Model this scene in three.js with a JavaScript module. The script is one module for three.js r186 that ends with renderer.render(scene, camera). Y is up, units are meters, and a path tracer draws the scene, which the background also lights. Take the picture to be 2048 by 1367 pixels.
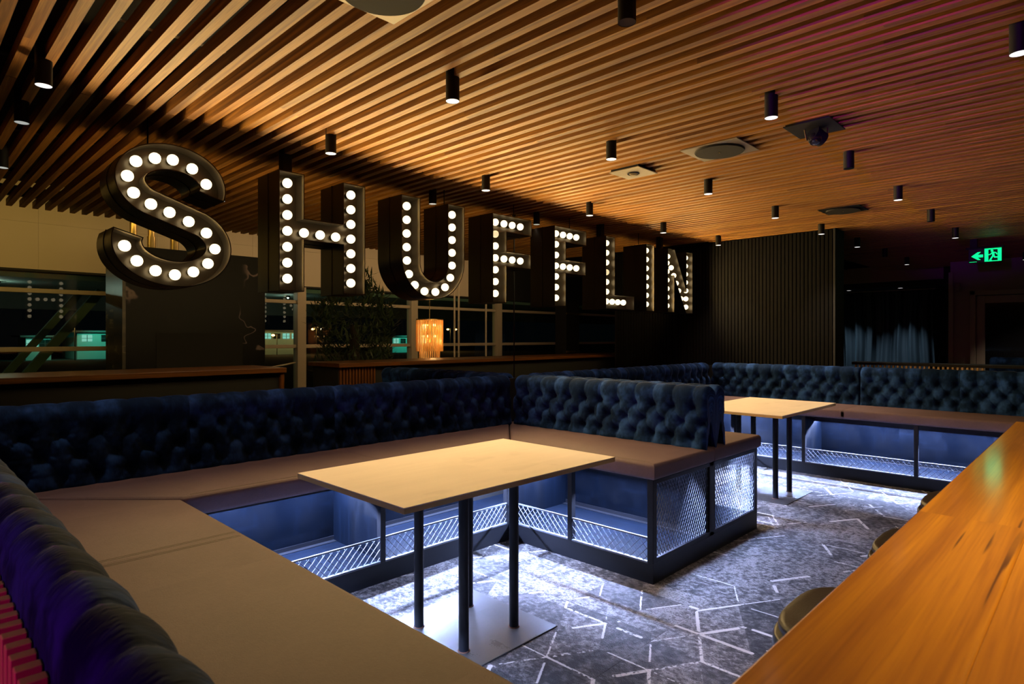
import * as THREE from 'three';
import { mergeGeometries, toCreasedNormals } from 'three/addons/utils/BufferGeometryUtils.js';
import { RoundedBoxGeometry } from 'three/addons/geometries/RoundedBoxGeometry.js';
import { RectAreaLightUniformsLib } from 'three/addons/lights/RectAreaLightUniformsLib.js';

// ---------------------------------------------------------------- camera, sky, exposure
const scene = new THREE.Scene();
scene.background = new THREE.Color(0x020304);
const camera = new THREE.PerspectiveCamera(58.44, 2048 / 1367, 0.05, 400);
const YAW = Math.atan(1254 / 1222);
camera.position.set(0, 1.3, 0);
camera.lookAt(Math.sin(YAW), 1.3, -Math.cos(YAW));
camera.setViewOffset(2048, 1367, 0, 9.5, 2048, 1367);
camera.focus = 3.4;
camera.userData.fStop = 9;
const renderer = new THREE.WebGLRenderer({ antialias: true });
renderer.toneMapping = THREE.LinearToneMapping;
renderer.toneMappingExposure = 1;
renderer.shadowMap.enabled = true;
RectAreaLightUniformsLib.init();

// light levels of the room's lamps
const LEVEL = { bulb: 0.47, bulbBack: 0.08, down: 2.0, led: 1750, magenta: 14, cove: 30, coveBlue: 10 };
const WARM = new THREE.Color().setRGB(1, 0.68, 0.27);
const DOWN = new THREE.Color().setRGB(1, 0.80, 0.62);
const COOL = new THREE.Color().setRGB(0.41, 0.53, 1.0);

// ---------------------------------------------------------------- random numbers and noise
let seed = 12345;
const rnd = () => { seed = (seed * 1664525 + 1013904223) >>> 0; return seed / 4294967296; };
const hash = (x, y, s) => { let h = Math.imul(x, 374761393) ^ Math.imul(y, 668265263) ^ Math.imul(s + 7, 2147483647 ^ 0x5bd1e995); h = Math.imul(h ^ (h >>> 13), 1274126177); return ((h ^ (h >>> 16)) >>> 0) / 4294967296; };
function vnoise(x, y, s) {
  const xi = Math.floor(x), yi = Math.floor(y); let fx = x - xi, fy = y - yi;
  fx = fx * fx * (3 - 2 * fx); fy = fy * fy * (3 - 2 * fy);
  const a = hash(xi, yi, s), b = hash(xi + 1, yi, s), c = hash(xi, yi + 1, s), d = hash(xi + 1, yi + 1, s);
  return a + (b - a) * fx + (c - a) * fy + (a - b - c + d) * fx * fy;
}
const fbm = (x, y, s, n = 4) => { let v = 0, a = 0.5, t = 0; for (let i = 0; i < n; i++) { v += a * vnoise(x, y, s + i * 17); t += a; x *= 2.03; y *= 2.03; a *= 0.5; } return v / t; };
const clamp = (v, a = 0, b = 1) => Math.min(b, Math.max(a, v));
const smooth = (a, b, v) => { const t = clamp((v - a) / (b - a)); return t * t * (3 - 2 * t); };
const mix = (a, b, t) => a + (b - a) * t;

// ---------------------------------------------------------------- textures
function dataTexture(w, h, fn, srgb = true) {
  const d = new Uint8Array(w * h * 4);
  for (let y = 0, i = 0; y < h; y++) for (let x = 0; x < w; x++, i += 4) {
    const c = fn(x / w, y / h, x, y);
    d[i] = clamp(c[0]) * 255; d[i + 1] = clamp(c[1]) * 255; d[i + 2] = clamp(c[2]) * 255; d[i + 3] = 255;
  }
  const t = new THREE.DataTexture(d, w, h, THREE.RGBAFormat);
  t.magFilter = THREE.LinearFilter; t.minFilter = THREE.LinearMipmapLinearFilter; t.generateMipmaps = true;
  t.wrapS = t.wrapT = THREE.RepeatWrapping; if (srgb) t.colorSpace = THREE.SRGBColorSpace; t.needsUpdate = true;
  return t;
}
const scaled = (t, u, v) => { t.repeat.set(1 / u, 1 / v); return t; };   // uv in metres: the picture covers u x v metres
// grain runs along u
function woodTexture(w, h, lenM, widM, dark, light, s, knots = 0.0) {
  const t = dataTexture(w, h, (u, v) => {
    const x = u * lenM, y = v * widM;
    const wob = fbm(x * 1.1, y * 9, s, 3) * 0.05;
    const rings = fbm(x * 0.55, (y + wob) * 70, s + 3, 3);
    const pores = fbm(x * 9, y * 420, s + 5, 2);
    const patch = fbm(x * 0.8, y * 6, s + 9, 2);
    let k = 0.5 * rings + 0.22 * pores + 0.28 * patch;
    k = clamp((k - 0.28) / 0.46);
    if (knots) { const n = fbm(x * 2.2, y * 22, s + 21, 2); k *= 1 - knots * smooth(0.72, 0.82, n); }
    if (pores < 0.24) k *= 0.8;
    if (knots > 0.48) { const g = 0.75 * smooth(0.74, 0.83, fbm(x * 2.6, y * 120, s + 31, 2)) * smooth(0.52, 0.64, fbm(x * 2.2, y * 7, s + 37, 2)); if (g > 0) return [mix(mix(dark[0], light[0], k), dark[0] * 0.42, g), mix(mix(dark[1], light[1], k), dark[1] * 0.36, g), mix(mix(dark[2], light[2], k), dark[2] * 0.5, g)]; }
    return [mix(dark[0], light[0], k), mix(dark[1], light[1], k), mix(dark[2], light[2], k)];
  });
  return scaled(t, lenM, widM);
}
const texSlat = woodTexture(1024, 256, 2.4, 0.3, [0.44, 0.28, 0.11], [0.76, 0.535, 0.185], 11, 0.45);
const texBar = woodTexture(2048, 1024, 2.8, 0.9, [0.66, 0.40, 0.05], [0.90, 0.61, 0.09], 41, 0.5);
const texPly = dataTexture(512, 512, (u, v) => {
  const n = fbm(u * 6, v * 40, 71, 3), m = fbm(u * 5, v * 5, 75, 3), st = smooth(0.70, 0.78, fbm(u * 7, v * 9, 77, 3));
  const k = 0.965 + 0.035 * n + 0.03 * (m - 0.5) - 0.025 * st; return [0.885 * k, 0.83 * k, 0.785 * k];
}); scaled(texPly, 1.3, 1.3);
const texVelvet = dataTexture(512, 512, (u, v) => {
  const a = fbm(u * 9, v * 9, 101, 4), b = fbm(u * 30, v * 22, 107, 3), k = smooth(0.30, 0.72, 0.65 * a + 0.35 * b);
  return [mix(0.07, 0.19, k), mix(0.13, 0.30, k), mix(0.21, 0.47, k)];
}); scaled(texVelvet, 0.8, 0.8);
const texVelvetBump = scaled(dataTexture(256, 256, (u, v) => { const n = fbm(u * 60, v * 26, 131, 3); return [n, n, n]; }, false), 0.35, 0.35);
const texLeather = scaled(dataTexture(512, 512, (u, v) => { const n = 0.5 * vnoise(u * 110, v * 110, 151) + 0.5 * vnoise(u * 230, v * 230, 157); return [n, n, n]; }, false), 0.3, 0.3);
const texLeatherTone = scaled(dataTexture(256, 256, (u, v) => { const k = 0.95 + 0.1 * (fbm(u * 6, v * 6, 161, 4) - 0.5) + 0.04 * (vnoise(u * 128, v * 128, 163) - 0.5); return [0.545 * k, 0.462 * k, 0.405 * k]; }), 0.9, 0.9);
const texSteel = scaled(dataTexture(512, 512, (u, v) => {
  const a = fbm(u * 4, v * 4, 171, 5), sc = smooth(0.64, 0.72, fbm(u * 3, v * 40, 177, 3)) * 0.5 + smooth(0.66, 0.74, fbm(u * 30, v * 6, 179, 3)) * 0.4, k = 0.75 + 0.5 * (a - 0.5) + 0.35 * sc;
  return [0.17 * k, 0.18 * k, 0.20 * k];
}), 0.8, 0.8);
const texSteelRough = scaled(dataTexture(256, 256, (u, v) => { const a = 0.42 + 0.35 * (fbm(u * 5, v * 5, 181, 4) - 0.5) + 0.12 * (vnoise(u * 200, v * 200, 183) - 0.5); return [a, a, a]; }, false), 0.7, 0.7);
const texMarble = scaled(dataTexture(1024, 1024, (u, v) => {
  const w = fbm(u * 3, v * 3, 191, 5), x = u + 0.35 * (w - 0.5), vein = Math.abs(fbm(x * 3.1, v * 2.2 + w, 197, 4) - 0.5), thin = smooth(0.012, 0.002, vein) * smooth(0.45, 0.62, fbm(u * 4, v * 4, 199, 2));
  const b = 0.06 + 0.05 * (fbm(u * 10, v * 10, 201, 4) - 0.5); return [mix(b * 1.05, 0.66, thin), mix(b, 0.58, thin), mix(b * 0.98, 0.56, thin)];
}), 2.4, 2.4);
const texStone = scaled(dataTexture(512, 512, (u, v) => {
  const w = fbm(u * 30, v * 2.2, 211, 4), ln = smooth(0.02, 0.004, Math.abs(fbm(u * 3 + w, v * 1.5, 213, 4) - 0.5)); const k = 0.55 + 0.5 * (w - 0.5);
  return [mix(0.46 * k, 0.6, ln * 0.7), mix(0.41 * k, 0.56, ln * 0.7), mix(0.27 * k, 0.42, ln * 0.7)];
}), 2, 2);
// printed carpet: broken white rhombus lines on mottled grey; the picture covers 4 x 4 m
function carpetTexture() {
  const N = 2048, M = 4, line = new Float32Array(N * N), dk = new Float32Array(N * N), A = 0.235, px = N / M;
  const stamp = (buf, x, y, r, v) => {
    const x0 = Math.floor(x - r), y0 = Math.floor(y - r);
    for (let j = 0; j <= 2 * r + 1; j++) for (let i = 0; i <= 2 * r + 1; i++) {
      const X = x0 + i, Y = y0 + j, q = Math.hypot(X - x, Y - y); if (q > r) continue;
      const at = ((Y % N + N) % N) * N + ((X % N + N) % N); buf[at] = Math.max(buf[at], v * clamp((r - q) / 2 + 0.35));
    }
  };
  const S3 = A * Math.sqrt(3);
  for (let j = -1; j < M / (1.5 * A) + 1; j++) for (let i = -1; i < M / S3 + 1; i++) {
    const cx = (i + (j & 1) * 0.5) * S3, cy = j * 1.5 * A;
    const region = fbm(cx * 0.9, cy * 0.9, 301, 2);
    for (let k = 0; k < 6; k++) {
      const a = Math.PI / 6 + k * Math.PI / 3, p = rnd(), q = rnd();
      if (p > 0.14 + 0.80 * smooth(0.42, 0.60, region)) { continue; }
      const wid = 0.005 + 0.0075 * q, str = 0.45 + 0.55 * rnd(), t0 = rnd() < 0.35 ? 0.3 * rnd() : 0, t1 = rnd() < 0.35 ? 1 - 0.4 * rnd() : 1;
      for (let s = t0; s <= t1; s += 0.004 / A) stamp(line, (cx + Math.cos(a) * A * s) * px, (cy + Math.sin(a) * A * s) * px, wid * px, str);
    }
    if (region > 0.44) for (let k = 0; k < 3; k++) if (rnd() < 0.45) {   // darker rhombus faces
      const a0 = Math.PI / 6 + 2 * k * Math.PI / 3, a1 = a0 + Math.PI / 3, a2 = a1 + Math.PI / 3, v = 0.5 + 0.5 * rnd();
      for (let s = 0; s <= 1; s += 0.012) for (let t = 0; t <= 1; t += 0.012) {
        const ex = Math.cos(a0) * s + Math.cos(a2) * t, ey = Math.sin(a0) * s + Math.sin(a2) * t;
        const X = Math.floor((cx + ex * A) * px), Y = Math.floor((cy + ey * A) * px);
        for (let b = -1; b < 2; b++) for (let c = -1; c < 2; c++) dk[(((Y + b) % N + N) % N) * N + (((X + c) % N + N) % N)] = v;
      }
    }
  }
  const t = dataTexture(N, N, (u, v, x, y) => {
    const X = u * M, Y = v * M, at = y * N + x;
    const big = fbm(X * 1.3, Y * 1.3, 311, 3), streak = fbm(X * 7, Y * 26, 317, 3), fleck = vnoise(X * 190, Y * 150, 323), fine = hash(x, y, 331);
    let g = mix(0.27, 0.53, smooth(0.32, 0.66, big * 0.45 + streak * 0.2 + vnoise(X * 70, Y * 55, 347) * 0.35));
    if (fleck * 0.7 + streak * 0.3 < 0.42) g *= 0.70;
    g *= 1 - 0.55 * dk[at] * smooth(0.25, 0.5, fleck);
    g *= 0.76 + 0.48 * fine;
    const rag = vnoise(X * 120, Y * 120, 337) * 0.55 + fbm(X * 16, Y * 16, 341, 2) * 0.45;
    const l = smooth(0.36, 0.50, line[at] * (0.25 + 1.25 * rag));
    return [mix(g * 1.03, 0.80, l), mix(g * 1.0, 0.78, l), mix(g * 0.98, 0.75, l)];
  });
  return scaled(t, M, M);
}
const texCarpet = carpetTexture();
const texCarpetBump = scaled(dataTexture(256, 256, (u, v, x, y) => { const n = 0.6 * hash(x, y, 351) + 0.4 * vnoise(u * 90, v * 90, 353); return [n, n, n]; }, false), 0.4, 0.4);

// ---------------------------------------------------------------- materials
const std = (o) => new THREE.MeshStandardMaterial(o), phy = (o) => new THREE.MeshPhysicalMaterial(o);
const lin = (r, g, b) => new THREE.Color().setRGB(r, g, b);
const M = {
  slat: [[1, 1, 1], [0.86, 0.80, 0.74], [1.0, 0.93, 0.84], [0.92, 0.92, 0.92], [1.05, 0.98, 0.9]].map((c) => std({ map: texSlat, color: lin(...c), roughness: 0.62 })),
  void: std({ color: lin(0.006, 0.006, 0.006), roughness: 0.95 }),
  black: phy({ color: lin(0.006, 0.006, 0.006), roughness: 0.5, specularIntensity: 0.5 }),
  blackMatt: std({ color: lin(0.008, 0.0075, 0.007), roughness: 0.8 }),
  letterSide: phy({ color: lin(0.008, 0.007, 0.0055), roughness: 0.36, metalness: 0.2, clearcoat: 0.35, clearcoatRoughness: 0.22 }),
  letterFace: phy({ color: lin(0.11, 0.087, 0.056), roughness: 0.33, metalness: 0.7, clearcoat: 0.4, clearcoatRoughness: 0.2 }),
  bulb: std({ color: lin(0.6, 0.5, 0.35), emissive: lin(1, 0.82, 0.50), emissiveIntensity: 2.1, roughness: 0.3 }),
  bulbDim: std({ color: lin(0.6, 0.5, 0.35), emissive: lin(1, 0.80, 0.44), emissiveIntensity: 0.9, roughness: 0.3 }),
  socket: std({ color: lin(0.03, 0.025, 0.02), roughness: 0.4, metalness: 0.5 }),
  velvet: phy({ map: texVelvet, color: lin(0.75, 0.92, 1.25), specularIntensity: 0.12, roughness: 0.9, bumpMap: texVelvetBump, bumpScale: 0.0012, sheen: 1, sheenColor: lin(0.20, 0.22, 0.38), sheenRoughness: 0.35 }),
  leather: phy({ map: texLeatherTone, color: lin(0.57, 0.53, 0.76), specularIntensity: 0.3, roughness: 0.62, bumpMap: texLeather, bumpScale: 0.0004 }),
  thread: std({ color: lin(0.10, 0.075, 0.055), roughness: 0.8 }),
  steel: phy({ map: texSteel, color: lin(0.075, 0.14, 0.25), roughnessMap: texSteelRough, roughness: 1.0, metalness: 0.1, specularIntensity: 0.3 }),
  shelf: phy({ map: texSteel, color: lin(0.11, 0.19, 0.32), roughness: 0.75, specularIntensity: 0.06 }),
  steelDark: phy({ color: lin(0.008, 0.0085, 0.011), roughness: 0.45, specularIntensity: 0.45 }),
  plate: phy({ color: lin(0.062, 0.060, 0.058), roughnessMap: texSteelRough, roughness: 0.85, metalness: 0.05, specularIntensity: 0.18 }),
  wire: std({ color: lin(0.13, 0.14, 0.16), roughness: 0.5, metalness: 0.4 }),
  rust: std({ color: lin(0.09, 0.035, 0.015), roughness: 0.9 }),
  ply: phy({ map: texPly, roughness: 0.7, specularIntensity: 0.3 }),
  plyEdge: std({ color: lin(0.50, 0.33, 0.13), roughness: 0.6 }),
  bar: phy({ map: texBar, color: lin(1, 0.92, 0.6), roughness: 0.42, clearcoat: 1, clearcoatRoughness: 0.13 }),
  carpet: std({ map: texCarpet, roughness: 0.95, bumpMap: texCarpetBump, bumpScale: 0.003 }),
  floor: std({ color: lin(0.03, 0.028, 0.026), roughness: 0.9 }),
  battenWood: std({ color: lin(0.46, 0.29, 0.13), roughness: 0.6 }),
  batten: phy({ color: lin(0.0046, 0.0042, 0.0036), roughness: 0.75, specularIntensity: 0.15 }),
  wallDark: std({ color: lin(0.008, 0.0078, 0.0078), roughness: 0.75 }),
  wallBeige: std({ color: lin(0.36, 0.30, 0.24), roughness: 0.85 }),
  bulkhead: std({ color: lin(0.55, 0.47, 0.36), roughness: 0.85 }),
  marble: phy({ map: texMarble, roughness: 0.38, specularIntensity: 0.35, color: lin(0.6, 0.58, 0.58) }),
  stone: std({ map: texStone, roughness: 0.35 }),
  brass: std({ color: lin(0.38, 0.28, 0.12), roughness: 0.28, metalness: 0.9 }),
  frame: std({ color: lin(0.42, 0.36, 0.27), roughness: 0.5 }),
  glass: phy({ color: lin(0.80, 0.94, 0.84), roughness: 0.0, transmission: 1, thickness: 0, ior: 1.52, side: THREE.DoubleSide }),
  counterWood: std({ map: texSlat, color: lin(0.30, 0.22, 0.16), roughness: 0.4 }),
  lensLit: std({ color: lin(0.7, 0.7, 0.7), emissive: lin(1, 0.96, 0.94), emissiveIntensity: 1.3, roughness: 0.4 }),
  lensDim: std({ color: lin(0.6, 0.6, 0.6), emissive: lin(0.9, 0.95, 0.86), emissiveIntensity: 0.42, roughness: 0.4 }),
  lensOff: phy({ color: lin(0.01, 0.01, 0.012), roughness: 0.08, clearcoat: 1 }),
  led: std({ color: lin(0.8, 0.85, 1), emissive: lin(0.6, 0.75, 1), emissiveIntensity: 3, roughness: 0.5 }),
  grille: phy({ color: lin(0.022, 0.020, 0.017), roughness: 0.8, specularIntensity: 0.3 }),
  plateBeige: std({ color: lin(0.34, 0.29, 0.22), roughness: 0.4, metalness: 0.55 }),
  curtain: phy({ color: lin(0.022, 0.034, 0.045), roughness: 0.7, sheen: 1, sheenColor: lin(0.10, 0.18, 0.24), sheenRoughness: 0.4, side: THREE.DoubleSide }),
  stoolSeat: phy({ color: lin(0.016, 0.011, 0.008), specularIntensity: 0.5, roughness: 0.45, bumpMap: texLeather, bumpScale: 0.0003 }),
  stoolMetal: std({ color: lin(0.010, 0.011, 0.014), roughness: 0.38, metalness: 0.3 }),
  leaf: std({ color: lin(0.030, 0.050, 0.016), roughness: 0.55, side: THREE.DoubleSide }),
  bark: std({ color: lin(0.03, 0.02, 0.012), roughness: 0.9 }),
  asphalt: std({ color: lin(0.04, 0.04, 0.04), roughness: 0.9 }),
  pavement: std({ color: lin(0.12, 0.11, 0.10), roughness: 0.9 }),
  brace: std({ color: lin(0.05, 0.075, 0.05), roughness: 0.6 }),
  render: std({ color: lin(0.35, 0.5, 0.48), roughness: 0.85 }),
  roof: std({ color: lin(0.08, 0.09, 0.09), roughness: 0.8 }),
};

// ---------------------------------------------------------------- object helpers
const taken = {};
const numbered = (n) => { const k = taken[n] = (taken[n] ?? -1) + 1; return k ? `${n}_${String(k).padStart(3, '0')}` : n; };
function thing(name, label, category, [x, y, z] = [0, 0, 0], group) {
  const o = new THREE.Group(); o.name = numbered(name); o.position.set(x, y, z); scene.add(o);
  o.userData = { label, category }; if (group) o.userData.group = group;
  return o;
}
function structure(name, label, [x, y, z] = [0, 0, 0], category = 'structure') {
  const o = thing(name, label, category, [x, y, z]); o.userData.kind = 'structure'; return o;
}
// geometry in world coordinates becomes a part of a thing
function part(t, name, geo, mat, under) {
  const m = new THREE.Mesh(geo.translate(-t.position.x, -t.position.y, -t.position.z), mat); m.name = name; (under ?? t).add(m); return m;
}
// shared geometry, placed relative to the thing
function place(t, name, geo, mat, x, y, z) { const m = new THREE.Mesh(geo, mat); m.name = name; m.position.set(x, y, z); t.add(m); return m; }
function metricUV(g, along = 'x', uo = 0, vo = 0) {
  const p = g.attributes.position, n = g.attributes.normal, uv = new Float32Array(p.count * 2), ax = { x: 0, y: 1, z: 2 }[along];
  for (let i = 0; i < p.count; i++) {
    const P = [p.getX(i), p.getY(i), p.getZ(i)], N = [Math.abs(n.getX(i)), Math.abs(n.getY(i)), Math.abs(n.getZ(i))];
    const na = N.indexOf(Math.max(...N)), o = [0, 1, 2].filter((k) => k !== na);
    const u = na === ax ? P[o[0]] * 0.2 : P[ax], v = na === ax ? P[o[1]] : P[o.find((k) => k !== ax)] + na * 0.07;
    uv[i * 2] = u + uo; uv[i * 2 + 1] = v + vo;
  }
  g.setAttribute('uv', new THREE.BufferAttribute(uv, 2)); return g;
}
const box = (x0, x1, y0, y1, z0, z1, along = 'x', uo = 0, vo = 0) => metricUV(new THREE.BoxGeometry(x1 - x0, y1 - y0, z1 - z0), along, uo, vo).translate((x0 + x1) / 2, (y0 + y1) / 2, (z0 + z1) / 2);
function rbox(x0, x1, y0, y1, z0, z1, r = 0.004, along = 'x', uo = 0, vo = 0) {
  return metricUV(new RoundedBoxGeometry(x1 - x0, y1 - y0, z1 - z0, 2, r), along, uo, vo).translate((x0 + x1) / 2, (y0 + y1) / 2, (z0 + z1) / 2);
}
// prism over a polygon of [x, z] points between two heights, with rounded rims
function prism(pts, y0, y1, b = 0.02, seg = 3) {
  const s = new THREE.Shape(pts.map(([x, z]) => new THREE.Vector2(x, -z)));
  const g = new THREE.ExtrudeGeometry(s, { depth: y1 - y0 - 2 * b, bevelEnabled: true, bevelSize: b, bevelOffset: -b, bevelThickness: b, bevelSegments: seg, steps: 1 });
  return toCreasedNormals(g.rotateX(-Math.PI / 2).translate(0, y0 + b, 0), 0.7);
}
const cyl = (r0, r1, h, seg = 24, open = false) => new THREE.CylinderGeometry(r0, r1, h, seg, 1, open);
const up = (g) => (g.index ? g.toNonIndexed() : g);
const join = (list) => mergeGeometries(list.map((g) => { const q = up(g); for (const k of Object.keys(q.attributes)) if (!['position', 'normal', 'uv'].includes(k)) q.deleteAttribute(k); return q; }));
function bar(a, b, w, d = w) {   // square bar between two points
  const A = new THREE.Vector3(...a), B = new THREE.Vector3(...b), L = A.distanceTo(B);
  const g = new THREE.BoxGeometry(w, L, d), q = new THREE.Quaternion().setFromUnitVectors(new THREE.Vector3(0, 1, 0), B.clone().sub(A).normalize());
  return g.applyQuaternion(q).translate((A.x + B.x) / 2, (A.y + B.y) / 2, (A.z + B.z) / 2);
}
function rod(a, b, r, seg = 10) {
  const A = new THREE.Vector3(...a), B = new THREE.Vector3(...b), L = A.distanceTo(B);
  const q = new THREE.Quaternion().setFromUnitVectors(new THREE.Vector3(0, 1, 0), B.clone().sub(A).normalize());
  return cyl(r, r, L, seg).applyQuaternion(q).translate((A.x + B.x) / 2, (A.y + B.y) / 2, (A.z + B.z) / 2);
}
// local frame of a bench: local x runs along it, local z points to the sitter; turned about y, then moved
const framed = (g, x, z, turn) => g.rotateY(turn).translate(x, 0, z);
function areaLight(color, intensity, w, h, pos, target) {
  const l = new THREE.RectAreaLight(color, intensity, w, h); l.position.set(...pos); l.lookAt(...target); scene.add(l); return l;
}
function spot(color, intensity, pos, target, angle, penumbra, radius = 1) {
  const l = new THREE.SpotLight(color, intensity, 0, angle, penumbra, 2); l.position.set(...pos); l.target.position.set(...target); l.castShadow = true; l.shadow.radius = radius; scene.add(l, l.target); return l;
}
function point(color, intensity, pos, radius = 1) {
  const l = new THREE.PointLight(color, intensity, 0, 2); l.position.set(...pos); l.castShadow = true; l.shadow.radius = radius; scene.add(l); return l;
}

const CEIL = 2.46;

// ================================================================ the room
// floor: slab and carpet tiles
{
  const f = structure('floor', 'dark carpeted floor of the bar', [0, 0, 0], 'floor');
  part(f, 'slab', box(-2.6, 15, -0.2, -0.006, -8.7, 2.6), M.floor);
  const T = 0.5;
  for (let i = 0; i < 17; i++) for (let j = 0; j < 8; j++) {
    const x = 0.35 + i * T, z = -2.9 + j * T, g = new THREE.BoxGeometry(T - 0.0012, 0.006, T - 0.0012), p = g.attributes.position, uv = g.attributes.uv;
    const shift = rnd() < 0.25, du = shift ? rnd() * 4 : 0, dv = shift ? rnd() * 4 : 0;
    for (let k = 0; k < p.count; k++) uv.setXY(k, x + p.getX(k) + du, z + p.getZ(k) + dv);
    place(f, 'carpet_tile', g, M.carpet, x + T / 2, -0.003, z + T / 2);
  }
  part(f, 'carpet_border', join([box(-2.6, 0.35, -0.006, 0, -8.6, 2.6), box(0.35, 15, -0.006, 0, 1.1, 2.6), box(0.35, 15, -0.006, 0, -8.6, -2.9), box(8.85, 15, -0.006, 0, -2.9, 1.1)]), M.floor);
}
// slatted timber ceiling: each slat a piece of its own, black void above
const PITCH = 0.0925;
{
  const c = structure('ceiling', 'slatted timber ceiling with black void above', [0, CEIL, 0], 'ceiling');
  part(c, 'void_lining', join([box(-2.6, 15, 2.70, 2.9, -6.9, 2.6), box(-2.6, 15, 3.62, 3.8, -8.7, -6.85), box(-2.6, 15, 2.7, 3.7, -6.98, -6.9)]), M.void);
  const shapes = {};
  const slatGeo = (L, k) => shapes[L + '_' + k] ??= metricUV(new THREE.BoxGeometry(0.040, 0.058, L), 'z', k * 0.61, k * 0.047);
  let n = 0;
  for (let x = -1.18; x < 12.2; x += PITCH, n++) {
    const spans = x < 7.33 ? [[-3.497, 2.3], [-6.95, -3.503]] : [[-2.82, 2.3]];
    for (const [z0, z1] of spans) {
      if (x > 7.0 && x < 7.36 && z1 < -3) continue;
      place(c, 'slat', slatGeo(z1 - z0, Math.floor(rnd() * 6)), M.slat[Math.floor(rnd() * 5)], x, 0.029, (z0 + z1) / 2);
    }
  }
  for (const [x, z] of [[0.718, -2.72], [0.821, -2.72], [0.916, -2.71], [1.01, -2.71], [1.10, -2.715]]) place(c, 'clip', new THREE.BoxGeometry(0.05, 0.003, 0.022), M.plateBeige, x - 0.07, 0.06, z);
  // black carrier rails above the slats and small clips
  for (const z of [1.4, 0.2, -1.0, -2.2, -3.4, -4.6, -5.8, -6.75]) place(c, 'carrier_rail', new THREE.BoxGeometry(13.4, 0.03, 0.04), M.black, 5.5, 0.075, z);
}
// walls outside the frame and at the sides
{
  let w = structure('wall_front', 'dark wall behind the camera', [6, 0, 2.4], 'wall'); part(w, 'wall_panel', box(-2.6, 15, -0.2, 2.9, 2.4, 2.6), M.wallDark);
  w = structure('wall_left', 'dark wall left of the camera', [-2.5, 0, -3], 'wall'); part(w, 'wall_panel', box(-2.6, -2.4, -0.2, 3.8, -8.7, 2.4), M.wallDark);
  // black battened feature wall at the end of the second booth
  w = structure('wall_right', 'black vertical battened feature wall beside the far booth', [7.1, 0, -3.4], 'wall');
  part(w, 'backing', box(7.075, 7.33, 0, CEIL, -4.9, -2.09), M.blackMatt);
  part(w, 'end_panel', box(7.04, 7.34, 0, CEIL, -2.09, -2.07), M.blackMatt);
  const g = new RoundedBoxGeometry(0.035, CEIL - 0.02, 0.033, 1, 0.003);
  for (let z = -2.115; z > -4.88; z -= 0.0413) place(w, 'batten', g, M.batten, 7.0575 - 7.1, CEIL / 2, z + 3.4);
  // far end: pale wall with a door, dark wall behind the curtain
  w = structure('wall_far', 'pale wall with a white framed glass door', [11.6, 0, 0.3], 'wall');
  part(w, 'wall_panel', join([box(11.5, 11.7, 0, CEIL, -1.74, -1.47), box(11.5, 11.7, 2.0, CEIL, -1.47, -0.62), box(11.5, 11.7, 0, CEIL, -0.62, 2.4)]), M.wallBeige);
  part(w, 'corner_trim', rbox(11.46, 11.5, 0, 2.3, -1.76, -1.70, 0.006, 'y'), M.frame);
  part(w, 'sensor', rbox(11.43, 11.5, 2.02, 2.13, -1.67, -1.61, 0.012), M.wallBeige);
  w = structure('wall_end', 'dark wall behind the blue curtain', [13.9, 0, -3], 'wall');
  part(w, 'wall_panel', box(13.8, 14.0, 0, 2.9, -8.6, 2.4), M.wallDark);
  part(w, 'bulkhead_beam', box(12.6, 13.8, 2.30, 2.58, -5.5, -2.0), M.wallBeige);
  part(w, 'lower_soffit', box(12.65, 13.8, 2.20, 2.30, -5.5, -1.75), M.wallDark);
  const d = structure('door_1', 'white framed glass door at the far end', [11.5, 0, -1.05], 'door');
  part(d, 'door_frame', join([rbox(11.44, 11.56, 0, 2.0, -1.49, -1.42, 0.008, 'y'), rbox(11.44, 11.56, 0, 2.0, -0.68, -0.61, 0.008, 'y'), rbox(11.44, 11.56, 1.93, 2.0, -1.49, -0.61, 0.008, 'z')]), M.frame);
  const leaf = part(d, 'door_leaf', join([rbox(11.47, 11.52, 0.02, 1.92, -1.415, -1.31, 0.006, 'y'), rbox(11.47, 11.52, 0.02, 1.92, -0.79, -0.685, 0.006, 'y'), rbox(11.47, 11.52, 1.81, 1.92, -1.31, -0.79, 0.006, 'z'), rbox(11.47, 11.52, 0.02, 0.22, -1.31, -0.79, 0.006, 'z')]), M.frame);
  part(d, 'glass_pane', box(11.49, 11.50, 0.22, 1.81, -1.31, -0.79), M.lensOff, leaf);
  part(d, 'door_handle', rod([11.44, 0.9, -0.74], [11.44, 1.08, -0.74], 0.01), M.brass, leaf);
}
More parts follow.
